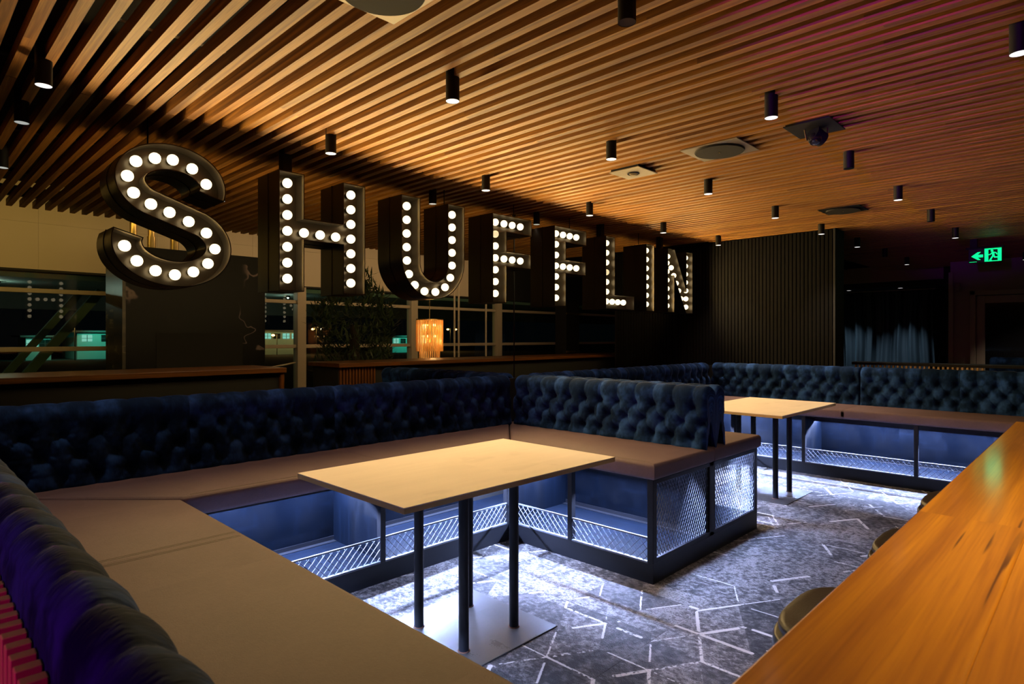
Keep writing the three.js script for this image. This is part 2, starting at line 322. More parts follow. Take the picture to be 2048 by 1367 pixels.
// rear glazing and the perforated bulkhead over it
{
  const w = structure('wall_back', 'perforated bulkhead lit yellow above the rear windows', [4, 2.1, -8.6], 'wall');
  const PW = 1.2;
  for (let i = 0; i < 10; i++) for (let j = 0; j < 3; j++) {
    const x0 = -2.4 + i * PW; if (x0 > 8.3) continue;
    part(w, 'acoustic_panel', rbox(x0 + 0.0006, x0 + PW - 0.0006, 2.06 + j * 0.52, 2.06 + (j + 1) * 0.52 - 0.0012, -8.62, -8.59, 0.0008), M.bulkhead);
  }
  part(w, 'backing', box(-2.6, 9.4, 2.06, 3.7, -8.75, -8.625), M.wallDark);
  part(w, 'end_wall', join([box(9.4, 15, 2.06, 3.7, -8.75, -8.6), box(13.7, 15, 0, 2.06, -8.75, -8.6)]), M.wallDark);
  part(w, 'soffit_trim', box(-2.6, 13.8, 2.035, 2.06, -8.78, -8.58), M.wallDark);
  const xs = [-1.85, 0.2, 2.25, 4.30, 6.352, 8.402, 10.45, 12.5];
  xs.slice(0, -1).forEach((x, i) => {
    const win = structure(`window_${i + 1}`, `tall window ${['left of the picture', 'at the left edge behind letter S', 'behind the fireplace', 'behind the plant', 'behind the chandelier', 'right of the chandelier', 'beside the battened wall'][i]}, with pale mullion and transoms`, [x, 0, -8.6], 'window');
    part(win, 'mullion', rbox(x - 0.068, x + 0.068, 0, 2.04, -8.66, -8.52, 0.006, 'y'), M.frame);
    part(win, 'transom', rbox(x + 0.07, xs[i + 1] - 0.07, 1.795, 1.845, -8.63, -8.56, 0.005), M.frame);
    part(win, 'transom', rbox(x + 0.07, xs[i + 1] - 0.07, 1.140, 1.192, -8.63, -8.56, 0.005), M.frame);
    part(win, 'sill', rbox(x + 0.07, xs[i + 1] - 0.07, 0, 0.12, -8.66, -8.54, 0.005), M.frame);
    for (const [y0, y1] of [[0.12, 1.14], [1.192, 1.795], [1.845, 2.035]]) {
      const g = new THREE.PlaneGeometry(xs[i + 1] - x - 0.14, y1 - y0).translate((x + xs[i + 1]) / 2, (y0 + y1) / 2, -8.60);
      part(win, 'glass_pane', g, M.glass);
    }
  });
}

// ================================================================ banquettes
function wireMesh(L, H, px, py, w) {   // diamond mesh in the xy plane, 0..L by 0..H
  const out = [];
  for (const s of [-1, 1]) for (let k = -Math.ceil(H / py) - 1; k * px < L + H * px / py + px; k++) {
    // x = k*px + s*(px/py)*y (+ H offset for s<0)
    const x0 = k * px + (s < 0 ? 0 : 0), f = s * px / py; let ya = 0, yb = H;
    const yAt = (x) => (x - x0) / f; const ys = [yAt(0), yAt(L)].sort((a, b) => a - b);
    ya = Math.max(ya, ys[0]); yb = Math.min(yb, ys[1]); if (yb - ya < 0.003) continue;
    const a = [x0 + f * ya, ya], b = [x0 + f * yb, yb], len = Math.hypot(b[0] - a[0], b[1] - a[1]);
    out.push(new THREE.BoxGeometry(len, w, w * 0.8).rotateZ(Math.atan2(b[1] - a[1], b[0] - a[0])).translate((a[0] + b[0]) / 2, (a[1] + b[1]) / 2, s * w * 0.35));
  }
  return join(out);
}
function tuftedBack(L, y0, y1, T, res, phase = 0, coarse = 1) {
  const p = 0.136, q = 0.088, r = 0.050, lean = 0.015, A = 0.019, first = 0.085, prof = [];
  const H = y1 - y0, n1 = Math.ceil((H - r) / res), n2 = 14; let s = 0;
  for (let i = 0; i <= n1; i++) { const t = i / n1, y = y0 + t * (H - r); s = y - y0; prof.push([T - lean * t, y, 1, 0.06, s]); }
  const zc = (T - lean) / 2, rz = zc;
  for (let i = 1; i <= n2; i++) { const a = Math.PI * i / n2; s = (H - r) + a * r; prof.push([zc + rz * Math.cos(a), y1 - r + r * Math.sin(a), Math.cos(a), Math.sin(a), s]); }
  for (let i = 1; i <= 4; i++) { const y = mix(y1 - r, y0, i / 4); prof.push([0, y, -1, 0, s + i * 0.08]); }
  const m = prof.length, nx = Math.ceil(L / res), pos = [], uv = [], idx = [], top = first + 2 * q;
  const disp = (u, sv) => {
    const uu = u / p + phase, vv = clamp((sv - first) / q, 0, 2);
    let pil = Math.pow(Math.abs(Math.sin(Math.PI * (uu + vv / 2)) * Math.sin(Math.PI * (uu - vv / 2))), 0.25), d = 9, th = 0;
    for (let k = 0; k < 3; k++) { const bu = Math.round(uu - k / 2) + k / 2, dx = (uu - bu) * p, dy = sv - first - k * q, e = Math.hypot(dx, dy); if (e < d) { d = e; th = Math.atan2(dy, dx); } }
    const over = smooth(top + 0.03, H + 0.10, sv); pil = mix(pil, 0.9 + 0.1 * pil, over);
    const low = smooth(0.0, 0.03, sv);
    return (A * pil - 0.024 * Math.exp(-((d / 0.022) ** 2)) - 0.012 * Math.exp(-((d / 0.045) ** 2)) + 0.0014 * Math.sin(th * 11) * Math.exp(-((d / 0.05) ** 2)) + 0.0025 * (fbm(u * 26, sv * 26, 401, 2) - 0.5)) * (0.35 + 0.65 * low);
  };
  for (let i = 0; i <= nx; i++) {
    const u = L * i / nx, e = Math.min(u, L - u), sh = e < 0.03 ? 1 - Math.sqrt(1 - (1 - e / 0.03) ** 2) : 0;
    for (let j = 0; j < m; j++) {
      const [z, y, nz, ny, sv] = prof[j], d = (nz < -0.9 ? 0 : disp(u, sv) * (nz < 0 ? 1 + nz * 0.9 : 1)) - 0.022 * sh * (nz < 0 ? Math.max(0, 1 + nz) : 1);
      pos.push(u, y + ny * d, z + nz * d); uv.push(u, sv);
    }
  }
  for (let i = 0; i < nx; i++) for (let j = 0; j < m - 1; j++) { const a = i * m + j, b = a + m; idx.push(a, b, a + 1, b, b + 1, a + 1); }
  const g = new THREE.BufferGeometry(); g.setAttribute('position', new THREE.Float32BufferAttribute(pos, 3)); g.setAttribute('uv', new THREE.Float32BufferAttribute(uv, 2)); g.setIndex(idx); g.computeVertexNormals();
  const caps = [0, nx].map((i) => {   // closed ends
    const P = [], U = [], I = [], c = [pos[i * m * 3], y0 + H / 2, T / 2]; P.push(...c); U.push(0, 0);
    for (let j = 0; j < m; j++) { P.push(...pos.slice((i * m + j) * 3, (i * m + j) * 3 + 3)); U.push(prof[j][0], prof[j][1]); }
    for (let j = 1; j < m; j++) i ? I.push(0, j + 1, j) : I.push(0, j, j + 1);
    const q2 = new THREE.BufferGeometry(); q2.setAttribute('position', new THREE.Float32BufferAttribute(P, 3)); q2.setAttribute('uv', new THREE.Float32BufferAttribute(U, 2)); q2.setIndex(I); q2.computeVertexNormals(); return q2;
  });
  return mergeGeometries([g, ...caps]);
}
// under-seat metal box with plinth, posts, foot rail, mesh strip and a cool LED strip
function benchBase(t, ox, oz, turn, L, posts, { mesh = [0, L], led = [0.03, L - 0.03], dividers = posts, depth = 0.52 } = {}) {
  const F = (g) => framed(g, ox, oz, turn);
  part(t, 'plinth', F(box(0, L, 0, 0.104, -depth, 0)), M.steelDark);
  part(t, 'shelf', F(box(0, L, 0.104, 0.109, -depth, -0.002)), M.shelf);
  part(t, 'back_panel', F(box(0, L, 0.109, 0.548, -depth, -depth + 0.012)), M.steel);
  part(t, 'seat_board', F(box(0, L, 0.540, 0.550, -depth, -0.004)), M.steelDark);
  part(t, 'foot_rail', F(join([rbox(mesh[0], mesh[1], 0.232, 0.241, -0.012, 0, 0.003), rbox(mesh[0], mesh[1], 0.104, 0.114, -0.018, 0.001, 0.002)])), M.wire);
  part(t, 'shelf_angle', F(join([box(0, L, 0.109, 0.135, -depth + 0.012, -depth + 0.016), box(0, L, 0.109, 0.112, -depth + 0.012, -depth + 0.05)])), M.steelDark);
  for (const x of posts) part(t, 'post', F(rbox(x - 0.016, x + 0.016, 0.104, 0.546, -0.034, 0.002, 0.002, 'y')), M.steelDark);
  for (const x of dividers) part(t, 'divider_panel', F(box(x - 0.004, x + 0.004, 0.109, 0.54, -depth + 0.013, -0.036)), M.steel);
  const wm = part(t, 'wire_mesh', F(wireMesh(mesh[1] - mesh[0], 0.114, 0.041, 0.043, 0.0030).translate(mesh[0], 0.113, -0.009)), M.wire); wm.userData.label = 'diamond wire mesh strip';
  part(t, 'led_channel', F(join([box(led[0], led[1], 0.470, 0.540, -0.2985, -0.296), box(led[0], led[1], 0.537, 0.540, -0.45, -0.296)])), M.steelDark);
  part(t, 'led_strip', F(box(led[0], led[1], 0.534, 0.537, -0.443, -0.392)), M.led);
  const mid = new THREE.Vector3((led[0] + led[1]) / 2, 0.532, -0.4175).applyAxisAngle(new THREE.Vector3(0, 1, 0), turn);
  const l = new THREE.RectAreaLight(COOL, LEVEL.led, led[1] - led[0], 0.050);
  l.position.set(mid.x + ox, mid.y, mid.z + oz);
  l.quaternion.setFromAxisAngle(new THREE.Vector3(0, 1, 0), turn + Math.PI).multiply(new THREE.Quaternion().setFromAxisAngle(new THREE.Vector3(1, 0, 0), -0.85));
  scene.add(l);
}
const SEAT0 = 0.549, SEAT1 = 0.637, BACK0 = 0.615, BACK1 = 0.99, TH = 0.132;
const cushion = (t, pts) => part(t, 'seat_cushion', prism(pts, SEAT0, SEAT1, 0.022, 4), M.leather);
const seam = (t, a, b) => part(t, 'stitching', join([-0.006, 0.006].map((o) => { const dx = b[0] - a[0], dz = b[1] - a[1], l = Math.hypot(dx, dz); return bar([a[0] - dz / l * o, SEAT1 - 0.0005, a[1] + dx / l * o], [b[0] - dz / l * o, SEAT1 - 0.0005, b[1] + dx / l * o], 0.0022, 0.0022); })), M.thread);
const tuft = (t, ox, oz, turn, L, res, phase = 0, th = TH) => part(t, 'tufted_backrest', framed(tuftedBack(L, BACK0, BACK1, th, res, phase), ox, oz, turn), M.velvet);
const Q = Math.PI / 2;
{
  const g = 'tufted velvet banquettes of the two booths';
  // near left, facing +x
  let t = thing('banquette_bench', 'nearest bench at lower left, purple-lit backrest and taupe seat', 'bench', [0.5, 0, -1.9], g);
  benchBase(t, 0.83, -0.4, Q, 2.99, [0.03, 1.0, 2.33]);
  cushion(t, [[0.24, -0.38], [0.855, -0.38], [0.855, -2.118], [0.24, -2.118]]);
  cushion(t, [[0.24, -2.092], [0.855, -2.092], [0.855, -2.722], [0.24, -3.337]]);
  seam(t, [0.25, -2.080], [0.83, -2.080]); seam(t, [0.25, -2.130], [0.83, -2.130]);
  tuft(t, 0.128, -0.4, Q, 2.885, 0.006, 0, 0.092);
  part(t, 'outer_panel', box(0.128, 0.150, 0.03, 0.90, -3.40, -0.4), M.blackMatt);
  const bg = metricUV(new RoundedBoxGeometry(0.026, 0.9, 0.019, 1, 0.002), 'y');
  for (let z = -0.41; z > -3.39; z -= 0.0365) place(t, 'timber_batten', bg, M.battenWood, 0.114 - 0.5, 0.475, z + 1.9);
  // back of the first booth, facing +z
  t = thing('banquette_bench', 'long bench along the back of the near booth under the marquee letters', 'bench', [1.8, 0, -3.1], g);
  benchBase(t, 0.83, -2.755, 0, 1.987, [0.02, 1.016, 1.967], { mesh: [0.0, 1.987], dividers: [1.016] });
  cushion(t, [[0.868, -2.735], [1.884, -2.735], [1.884, -3.345], [0.258, -3.345]]);
  cushion(t, [[1.858, -2.735], [2.790, -2.735], [3.400, -3.345], [1.858, -3.345]]);
  seam(t, [0.90, -2.772], [1.86, -2.772]); seam(t, [1.88, -2.772], [2.75, -2.772]);
  tuft(t, 0.265, -3.42, 0, 3.11, 0.006);
  part(t, 'rear_panel', box(0.17, 3.48, 0, 0.97, -3.445, -3.422), M.blackMatt);
  // island, back to back
  t = thing('banquette_bench', 'double island bench between the booths, wire mesh end facing the aisle', 'bench', [3.48, 0, -2.5], g);
  benchBase(t, 2.817, -3.30, -Q, 1.585, [0.50, 1.03], { mesh: [0.5, 1.575], led: [0.05, 1.46], dividers: [0.50], depth: 0.62 });
  benchBase(t, 4.145, -1.715, Q, 1.585, [0.55, 1.085], { mesh: [0.01, 1.085], led: [0.13, 1.53], dividers: [0.55], depth: 0.62 });
  part(t, 'end_plinth', box(2.817, 4.145, 0, 0.104, -1.716, -1.71), M.steelDark);
  part(t, 'end_frame', join([rbox(2.815, 2.853, 0.104, 0.548, -1.745, -1.708, 0.003, 'y'), rbox(4.109, 4.147, 0.104, 0.548, -1.745, -1.708, 0.003, 'y'), rbox(3.452, 3.510, 0.104, 0.548, -1.745, -1.708, 0.003, 'y'),
    rbox(2.85, 4.11, 0.524, 0.548, -1.735, -1.708, 0.003), rbox(2.85, 4.11, 0.104, 0.132, -1.735, -1.708, 0.003)]), M.steelDark);
  for (const [x0, x1] of [[2.853, 3.452], [3.510, 4.109]]) { const w = part(t, 'wire_mesh', wireMesh(x1 - x0, 0.392, 0.028, 0.044, 0.0034).translate(x0, 0.132, -1.722), M.wire); w.userData.label = 'diamond wire mesh end panel'; }
  cushion(t, [[2.797, -1.69], [3.478, -1.69], [3.478, -3.38], [3.44, -3.38], [2.797, -2.738]]);
  cushion(t, [[3.484, -1.69], [4.165, -1.69], [4.165, -2.738], [3.522, -3.38], [3.484, -3.38]]);
  seam(t, [2.834, -1.74], [2.834, -2.72]); seam(t, [4.128, -1.74], [4.128, -2.72]);
  tuft(t, 3.511, -3.285, -Q, 1.587, 0.005); tuft(t, 3.514, -1.698, Q, 1.587, 0.006, 0.3);
  // second booth, back
  t = thing('banquette_bench', 'bench along the back of the far booth behind the island', 'bench', [5.1, 0, -3.1], g);
  benchBase(t, 4.145, -2.755, 0, 1.995, [0.02, 0.99, 1.975], { dividers: [0.99] });
  cushion(t, [[4.172, -2.735], [5.165, -2.735], [5.165, -3.345], [3.562, -3.345]]);
  cushion(t, [[5.141, -2.735], [6.112, -2.735], [6.722, -3.345], [5.141, -3.345]]);
  tuft(t, 3.65, -3.42, 0, 3.02, 0.007);
  part(t, 'rear_panel', box(3.485, 6.8, 0, 0.97, -3.445, -3.422), M.blackMatt);
  // far bench facing -x
  t = thing('banquette_bench', 'far bench in front of the black battened wall', 'bench', [6.5, 0, -1.4], g);
  benchBase(t, 6.14, -3.30, -Q, 3.8, [0.56, 1.215, 2.13, 3.04], { mesh: [0.54, 3.8], dividers: [1.215, 2.7] });
  cushion(t, [[6.12, -1.727], [6.12, -2.737], [6.735, -3.352], [6.735, -1.727]]);
  cushion(t, [[6.12, -1.751], [6.735, -1.751], [6.735, 0.5], [6.12, 0.5]]);
  tuft(t, 6.795, -3.285, -Q, 1.545, 0.007); tuft(t, 6.795, -1.738, -Q, 2.238, 0.007, 0.25);
  part(t, 'rear_panel', box(6.80, 6.825, 0, 0.97, -3.40, 0.5), M.blackMatt);
  // unlit bench of the booth behind the partition
  t = thing('banquette_bench', 'unlit bench back seen behind the near booth', 'bench', [3.48, 0, -4.3], g);
  tuft(t, 3.478, -5.05, -Q, 1.57, 0.012); tuft(t, 3.484, -3.48, Q, 1.57, 0.012);
  part(t, 'seat_cushion', prism([[2.8, -3.48], [4.16, -3.48], [4.16, -5.05], [2.8, -5.05]], SEAT0, SEAT1, 0.022), M.leather);
  part(t, 'plinth', box(2.82, 4.14, 0, SEAT0, -5.04, -3.49), M.steelDark);
}

// ================================================================ tables
function cafeTable(cx, cz, label) {
  const t = thing('cafe_table', label, 'table', [cx, 0, cz], 'birch topped tables of the booths');
  const top = rbox(cx - 0.61, cx + 0.61, 0.7105, 0.730, cz - 0.378, cz + 0.378, 0.0025);
  part(t, 'tabletop', rbox(cx - 0.61, cx + 0.61, 0.7265, 0.7305, cz - 0.378, cz + 0.378, 0.001), M.ply);
  part(t, 'tabletop_core', rbox(cx - 0.6095, cx + 0.6095, 0.708, 0.7265, cz - 0.3775, cz + 0.3775, 0.001), M.plyEdge);
  part(t, 'top_frame', rbox(cx - 0.2, cx + 0.2, 0.698, 0.708, cz - 0.2, cz + 0.2, 0.002), M.steelDark);
  part(t, 'base_plate', rbox(cx - 0.28, cx + 0.29, 0, 0.006, cz - 0.288, cz + 0.288, 0.0025), M.plate);
  for (const sx of [-1, 1]) for (const sz of [-1, 1]) {
    const x = cx + sx * 0.149, z = cz + sz * 0.152;
    const leg = part(t, 'leg', cyl(0.0215, 0.0215, 0.694, 28).translate(x, 0.353, z), M.steelDark);
    part(t, 'weld_ring', new THREE.TorusGeometry(0.0225, 0.003, 8, 28).rotateX(Q).translate(x, 0.007, z), M.rust, leg);
  }
}
cafeTable(1.818, -2.057, 'near birch topped table with four black legs on a steel plate');
cafeTable(5.145, -2.063, 'birch topped table of the far booth, partly behind the island backrest');

// high timber table at the right with stools
{
  const t = thing('bar_table', 'high solid timber bar table at lower right', 'table', [1.6, 0, 0.15]);
  const B = 5, w = 0.735 / B;
  for (let k = 0; k < B; k++) part(t, 'board', rbox(0.28, 2.815, 0.955, 1.0, -0.235 + k * w, -0.235 + (k + 1) * w - 0.0004, k === 0 ? 0.004 : 0.0012, 'x', k * 0.83 + 0.3, k * 0.013), M.bar);
  for (const x of [0.6, 2.5]) part(t, 'leg_frame', join([bar([x, 0, 0.02], [x, 0.955, 0.02], 0.05), bar([x, 0, 0.38], [x, 0.955, 0.38], 0.05), bar([x, 0.03, 0.0], [x, 0.03, 0.4], 0.05), bar([x, 0.93, 0.0], [x, 0.93, 0.4], 0.05)]), M.steelDark);
  part(t, 'foot_bar', bar([0.6, 0.25, 0.2], [2.5, 0.25, 0.2], 0.04), M.steelDark);
}
function stoolShape(r, y0, y1, b, grow = 1) {
  const pts = []; for (let i = 0; i < 48; i++) { const a = i / 48 * 2 * Math.PI, c = Math.cos(a), s = Math.sin(a), k = r / Math.pow(Math.abs(c) ** 3.2 + Math.abs(s) ** 3.2, 1 / 3.2); pts.push([c * k * grow, s * k * grow]); }
  return prism(pts, y0, y1, b, 4);
}
for (const [x, z, label] of [[1.40, -0.335, 'nearest dark vinyl bar stool at the timber bar table'], [2.03, -0.315, 'middle dark bar stool at the timber bar table'], [2.66, -0.315, 'farthest bar stool at the timber bar table, seat catching more light']]) {
  const t = thing('bar_stool', label, 'stool', [x, 0, z], 'bar stools along the timber table');
  const at = (g) => g.translate(x, 0, z);
  part(t, 'seat_cushion', at(stoolShape(0.168, 0.690, 0.722, 0.014)), M.stoolSeat);
  part(t, 'seat_shell', at(stoolShape(0.178, 0.650, 0.692, 0.010)), M.stoolMetal);
  for (const sx of [-1, 1]) for (const sz of [-1, 1]) {
    const leg = new THREE.CylinderGeometry(0.034, 0.017, 0.66, 4, 1).rotateY(Math.PI / 4); const p = leg.attributes.position;
    for (let i = 0; i < p.count; i++) { const k = (0.33 - p.getY(i)) / 0.66; p.setX(i, p.getX(i) + sx * (0.128 + 0.055 * k)); p.setZ(i, p.getZ(i) + sz * (0.128 + 0.055 * k)); }
    leg.computeVertexNormals(); part(t, 'leg', at(toCreasedNormals(leg.translate(0, 0.33, 0), 0.5)), M.stoolMetal);
  }
  part(t, 'foot_rest', at(join([[-1, -1, 1, -1], [1, -1, 1, 1], [1, 1, -1, 1], [-1, 1, -1, -1]].map(([a, b, c, d]) => rod([a * 0.165, 0.22, b * 0.165], [c * 0.165, 0.22, d * 0.165], 0.009)))), M.stoolMetal);
}

// ================================================================ marquee letters
const LZ = -3.6, LD = 0.30, REC = 0.100, TOPY = 2.318, BOT = 1.585;
function offsetLoop(pts, d) {   // inward offset of a counter-clockwise loop
  let area = 0; const n = pts.length; for (let i = 0; i < n; i++) { const [a, b] = pts[i], [c, e] = pts[(i + 1) % n]; area += a * e - c * b; }
  const P = area < 0 ? pts.slice().reverse() : pts;
  return P.map((p, i) => {
    const a = P[(i + n - 1) % n], b = P[(i + 1) % n]; let e1 = [p[0] - a[0], p[1] - a[1]], e2 = [b[0] - p[0], b[1] - p[1]];
    const l1 = Math.hypot(...e1), l2 = Math.hypot(...e2); e1 = e1.map((v) => v / l1); e2 = e2.map((v) => v / l2);
    const n1 = [-e1[1], e1[0]], n2 = [-e2[1], e2[0]], m = [n1[0] + n2[0], n1[1] + n2[1]], q = 1 + n1[0] * n2[0] + n1[1] * n2[1];
    return [p[0] + m[0] / q * d, p[1] + m[1] / q * d];
  });
}
const shapeOf = (pts) => new THREE.Shape(pts.map(([x, y]) => new THREE.Vector2(x, y)));
const bulbGeo = new THREE.SphereGeometry(0.030, 12, 8), socketGeo = cyl(0.017, 0.020, 0.026, 14).rotateX(Q);
function letter(ch, label, loop, bulbs, brackets, dim = []) {
  const gain = { S: 0.7, H: 0.85 }[ch] ?? 1.05;
  const xs = loop.map((p) => p[0]), cx = (Math.min(...xs) + Math.max(...xs)) / 2;
  const t = thing('marquee_letter', label, 'letter', [cx, BOT, LZ - LD / 2], 'light bulb letters of the hanging sign');
  const inner = offsetLoop(loop, 0.004), rim = shapeOf(loop), hole = new THREE.Path(inner.map(([x, y]) => new THREE.Vector2(x, y))); rim.holes.push(hole);
  const crease = (g) => toCreasedNormals(g, 0.6);
  part(t, 'side_rim', crease(new THREE.ExtrudeGeometry(rim, { depth: LD, bevelEnabled: false }).translate(0, 0, LZ - LD)), M.letterSide);
  part(t, 'face_plate', crease(new THREE.ExtrudeGeometry(shapeOf(inner), { depth: LD - 2 * REC, bevelEnabled: false }).translate(0, 0, LZ - LD + REC)), M.letterFace);
  const lining = shapeOf(offsetLoop(loop, 0.0042)); lining.holes.push(new THREE.Path(offsetLoop(loop, 0.0056).map(([x, y]) => new THREE.Vector2(x, y))));
  for (const z of [LZ - REC, LZ - LD + 0.001]) part(t, 'inner_lining', crease(new THREE.ExtrudeGeometry(lining, { depth: REC - 0.001, bevelEnabled: false }).translate(0, 0, z)), M.letterFace);
  const outer = offsetLoop(loop, -0.003), band = shapeOf(outer); band.holes.push(new THREE.Path(loop.map(([x, y]) => new THREE.Vector2(x, y))));
  part(t, 'seam_band', crease(new THREE.ExtrudeGeometry(band, { depth: 0.006, bevelEnabled: false }).translate(0, 0, LZ - LD / 2 - 0.003)), M.letterSide);
  for (const [x, y] of brackets) if (!'HLN'.includes(ch)) part(t, 'hanging_rod', rod([x, y - 0.01, LZ - LD / 2], [x, CEIL + 0.07, LZ - LD / 2], 0.004, 8), M.black); else part(t, 'hanging_bracket', rbox(x - 0.03, x + 0.03, y, CEIL + 0.07, LZ - LD / 2 - 0.03, LZ - LD / 2 + 0.03, 0.003, 'y'), M.black);
  bulbs.forEach(([x, y], i) => {
    const off = dim.includes(i);
    for (const s of [1, -1]) {   // both faces carry bulbs
      const z = LZ - LD / 2 + s * (LD / 2 - REC + 0.050), b = place(t, 'light_bulb', bulbGeo, off ? M.bulbDim : M.bulb, x - cx, y - BOT, z - (LZ - LD / 2));
      const k = new THREE.Mesh(socketGeo, M.socket); k.name = 'socket'; k.position.z = -s * 0.036; b.add(k);
      if (s > 0 || i % 3 === 1) spot(WARM, (s > 0 ? LEVEL.bulb : LEVEL.bulbBack * 3) * gain * (off ? 0.4 : 1), [x, y, z], [x, y, z + s], 1.27, 0.3, 1.2);
    }
  });
}
{
  const rows = Array.from({ length: 7 }, (_, i) => 2.257 - i * 0.0988);
  // S as a ribbon along the bulb line
  const line = [[1.268, 2.164], [1.194, 2.237], [1.095, 2.266], [1.008, 2.257], [0.919, 2.223], [0.880, 2.139], [0.908, 2.056], [0.989, 2.009], [1.079, 1.978], [1.176, 1.941], [1.269, 1.889], [1.315, 1.803], [1.277, 1.717], [1.2, 1.664], [1.106, 1.641], [1.011, 1.656], [0.923, 1.701], [0.867, 1.774]];
  const mid = [], arc = (cx, cy, rx, ry, a0, a1, n) => { for (let i = 0; i <= n; i++) { const g = (a0 + (a1 - a0) * i / n) * Math.PI / 180, c = Math.cos(g); mid.push(new THREE.Vector3(cx + (c < 0 && cy < 2 ? 0.235 : rx) * c, cy + ry * Math.sin(g), 0)); } };
  arc(1.083, 2.126, 0.203, 0.140, -16, 232, 24); arc(1.100, 1.797, 0.217, 0.156, 52, -196, 24);
  const curve = new THREE.CatmullRomCurve3(mid, false, 'centripetal');
  const n = 110, a = [], b = [], W = 0.0705;
  for (let i = 0; i <= n; i++) { const p = curve.getPoint(i / n), d = curve.getTangent(i / n); a.push([p.x - d.y * W, p.y + d.x * W]); b.push([p.x + d.y * W, p.y - d.x * W]); }
  letter('S', 'large black marquee letter S, first of the sign', [...a, ...b.reverse()], line, [[1.0, 2.34]]);
  const H = [[1.668, BOT], [1.832, BOT], [1.832, 1.906], [2.105, 1.906], [2.105, BOT], [2.27, BOT], [2.27, TOPY], [2.105, TOPY], [2.105, 2.043], [1.832, 2.043], [1.832, TOPY], [1.668, TOPY]];
  letter('H', 'black marquee letter H between S and U', H, [...rows.map((y) => [1.745, y]), ...[1.855, 1.966, 2.077].map((x) => [x, 1.961]), ...rows.map((y) => [2.19, y])], [[1.78, TOPY]]);
  const U = [], cxU = 2.8645, R = 0.2975, r = 0.131, yc = BOT + R;
  U.push([2.567, TOPY]); for (let i = 0; i <= 28; i++) { const g = Math.PI + Math.PI * i / 28; U.push([cxU + R * Math.cos(g), yc + R * Math.sin(g)]); } U.push([3.162, TOPY], [2.995, TOPY]);
  for (let i = 0; i <= 24; i++) { const g = -Math.PI * i / 24; U.push([cxU + r * Math.cos(g), yc - 0.035 + r * Math.sin(g)]); } U.push([2.733, TOPY]);
  letter('U', 'rounded black marquee letter U', U, [[2.648, 2.253], [2.648, 2.154], [2.648, 2.054], [2.648, 1.955], [2.650, 1.858], [2.668, 1.761], [2.720, 1.684], [2.81, 1.643], [2.913, 1.643], [3.007, 1.684], [3.060, 1.761], [3.077, 1.857], [3.077, 1.956], [3.077, 2.055], [3.077, 2.153], [3.077, 2.251]], [[3.08, TOPY]]);
  for (const [x0, label, dim] of [[3.47, 'first of two black marquee letters F, beside the U', [1]], [4.251, 'second of two black marquee letters F, beside the L', []]]) {
    const F = [[x0, BOT], [x0 + 0.161, BOT], [x0 + 0.161, 1.890], [x0 + 0.461, 1.890], [x0 + 0.461, 2.019], [x0 + 0.161, 2.019], [x0 + 0.161, 2.180], [x0 + 0.471, 2.180], [x0 + 0.471, TOPY], [x0, TOPY]];
    letter('F', label, F, [...rows.map((y) => [x0 + 0.076, y]), ...[0.178, 0.278, 0.378].flatMap((d) => [[x0 + d, rows[0]], [x0 + d, rows[3]]])], [[x0 + 0.4, TOPY]], dim);
  }
  const xl = 5.045;
  letter('L', 'black marquee letter L between F and I', [[xl, BOT], [xl + 0.51, BOT], [xl + 0.51, 1.732], [xl + 0.156, 1.732], [xl + 0.156, TOPY], [xl, TOPY]], [...rows.map((y) => [xl + 0.076, y]), ...[0.178, 0.278, 0.378].map((d) => [xl + d, rows[6]])], [[xl + 0.11, TOPY]], [3]);
  letter('I', 'slim black marquee letter I', [[5.794, BOT], [5.955, BOT], [5.955, TOPY], [5.794, TOPY]], rows.map((y) => [5.870, y]), [[5.87, TOPY]]);
  letter('N', 'black marquee letter N at the end of the sign', [[6.249, BOT], [6.397, BOT], [6.397, 2.0], [6.674, BOT], [6.83, BOT], [6.83, TOPY], [6.678, TOPY], [6.678, 1.86], [6.405, TOPY], [6.249, TOPY]],
    [[6.331, 2.235], ...rows.slice(1).map((y) => [6.315, y]), [6.41, 2.111], [6.468, 2.024], [6.526, 1.936], [6.582, 1.851], [6.639, 1.759], ...rows.map((y, i) => [i < 4 ? 6.749 : 6.757, y])], [[6.32, TOPY]]);
}

// ================================================================ downlights
const dlBody = cyl(0.0305, 0.0305, 0.175, 28, true), dlLens = new THREE.CylinderGeometry(0.0292, 0.0292, 0.004, 28), dlCap = cyl(0.0305, 0.0305, 0.004, 28);
function downlight(x, z, state, label, gain = 1) {
  const t = thing('downlight', label, 'downlight', [x, 2.355, z], 'black cylinder downlights of the slatted ceiling');
  place(t, 'housing', dlBody, M.black, 0, 0.0875, 0); place(t, 'top_cap', dlCap, M.black, 0, 0.175, 0);
  place(t, 'lamp_lens', dlLens, state === 2 ? M.lensLit : state === 1 ? M.lensDim : M.lensOff, 0, 0.003, 0);
  if (state) spot(DOWN, LEVEL.down * gain * (state === 2 ? 1 : 0.4), [x, 2.352, z], [x, 0, z], 0.66, 0.55, 1.3);
}
downlight(1.774, -2.10, 2, 'lit downlight directly above the near table', 0.45);
downlight(0.465, -3.20, 2, 'bright downlight at upper left, the highest of the left edge');
downlight(0.470, -3.83, 1, 'dim downlight below the bright one at upper left');
downlight(0.510, -4.93, 1, 'dim downlight cut by the left picture edge');
downlight(1.790, -3.20, 2, 'lit downlight above and between letters H and U');
downlight(1.820, -4.93, 1, 'downlight half hidden behind the letter S');
downlight(3.020, -3.205, 2, 'lit downlight in front of the letters above the first F');
downlight(3.030, -3.83, 1, 'dim downlight just behind the letter U');
downlight(4.260, -3.83, 1, 'dim downlight between the two letters F');
downlight(4.270, -3.22, 2, 'lit downlight in front of the letters above the letter L');
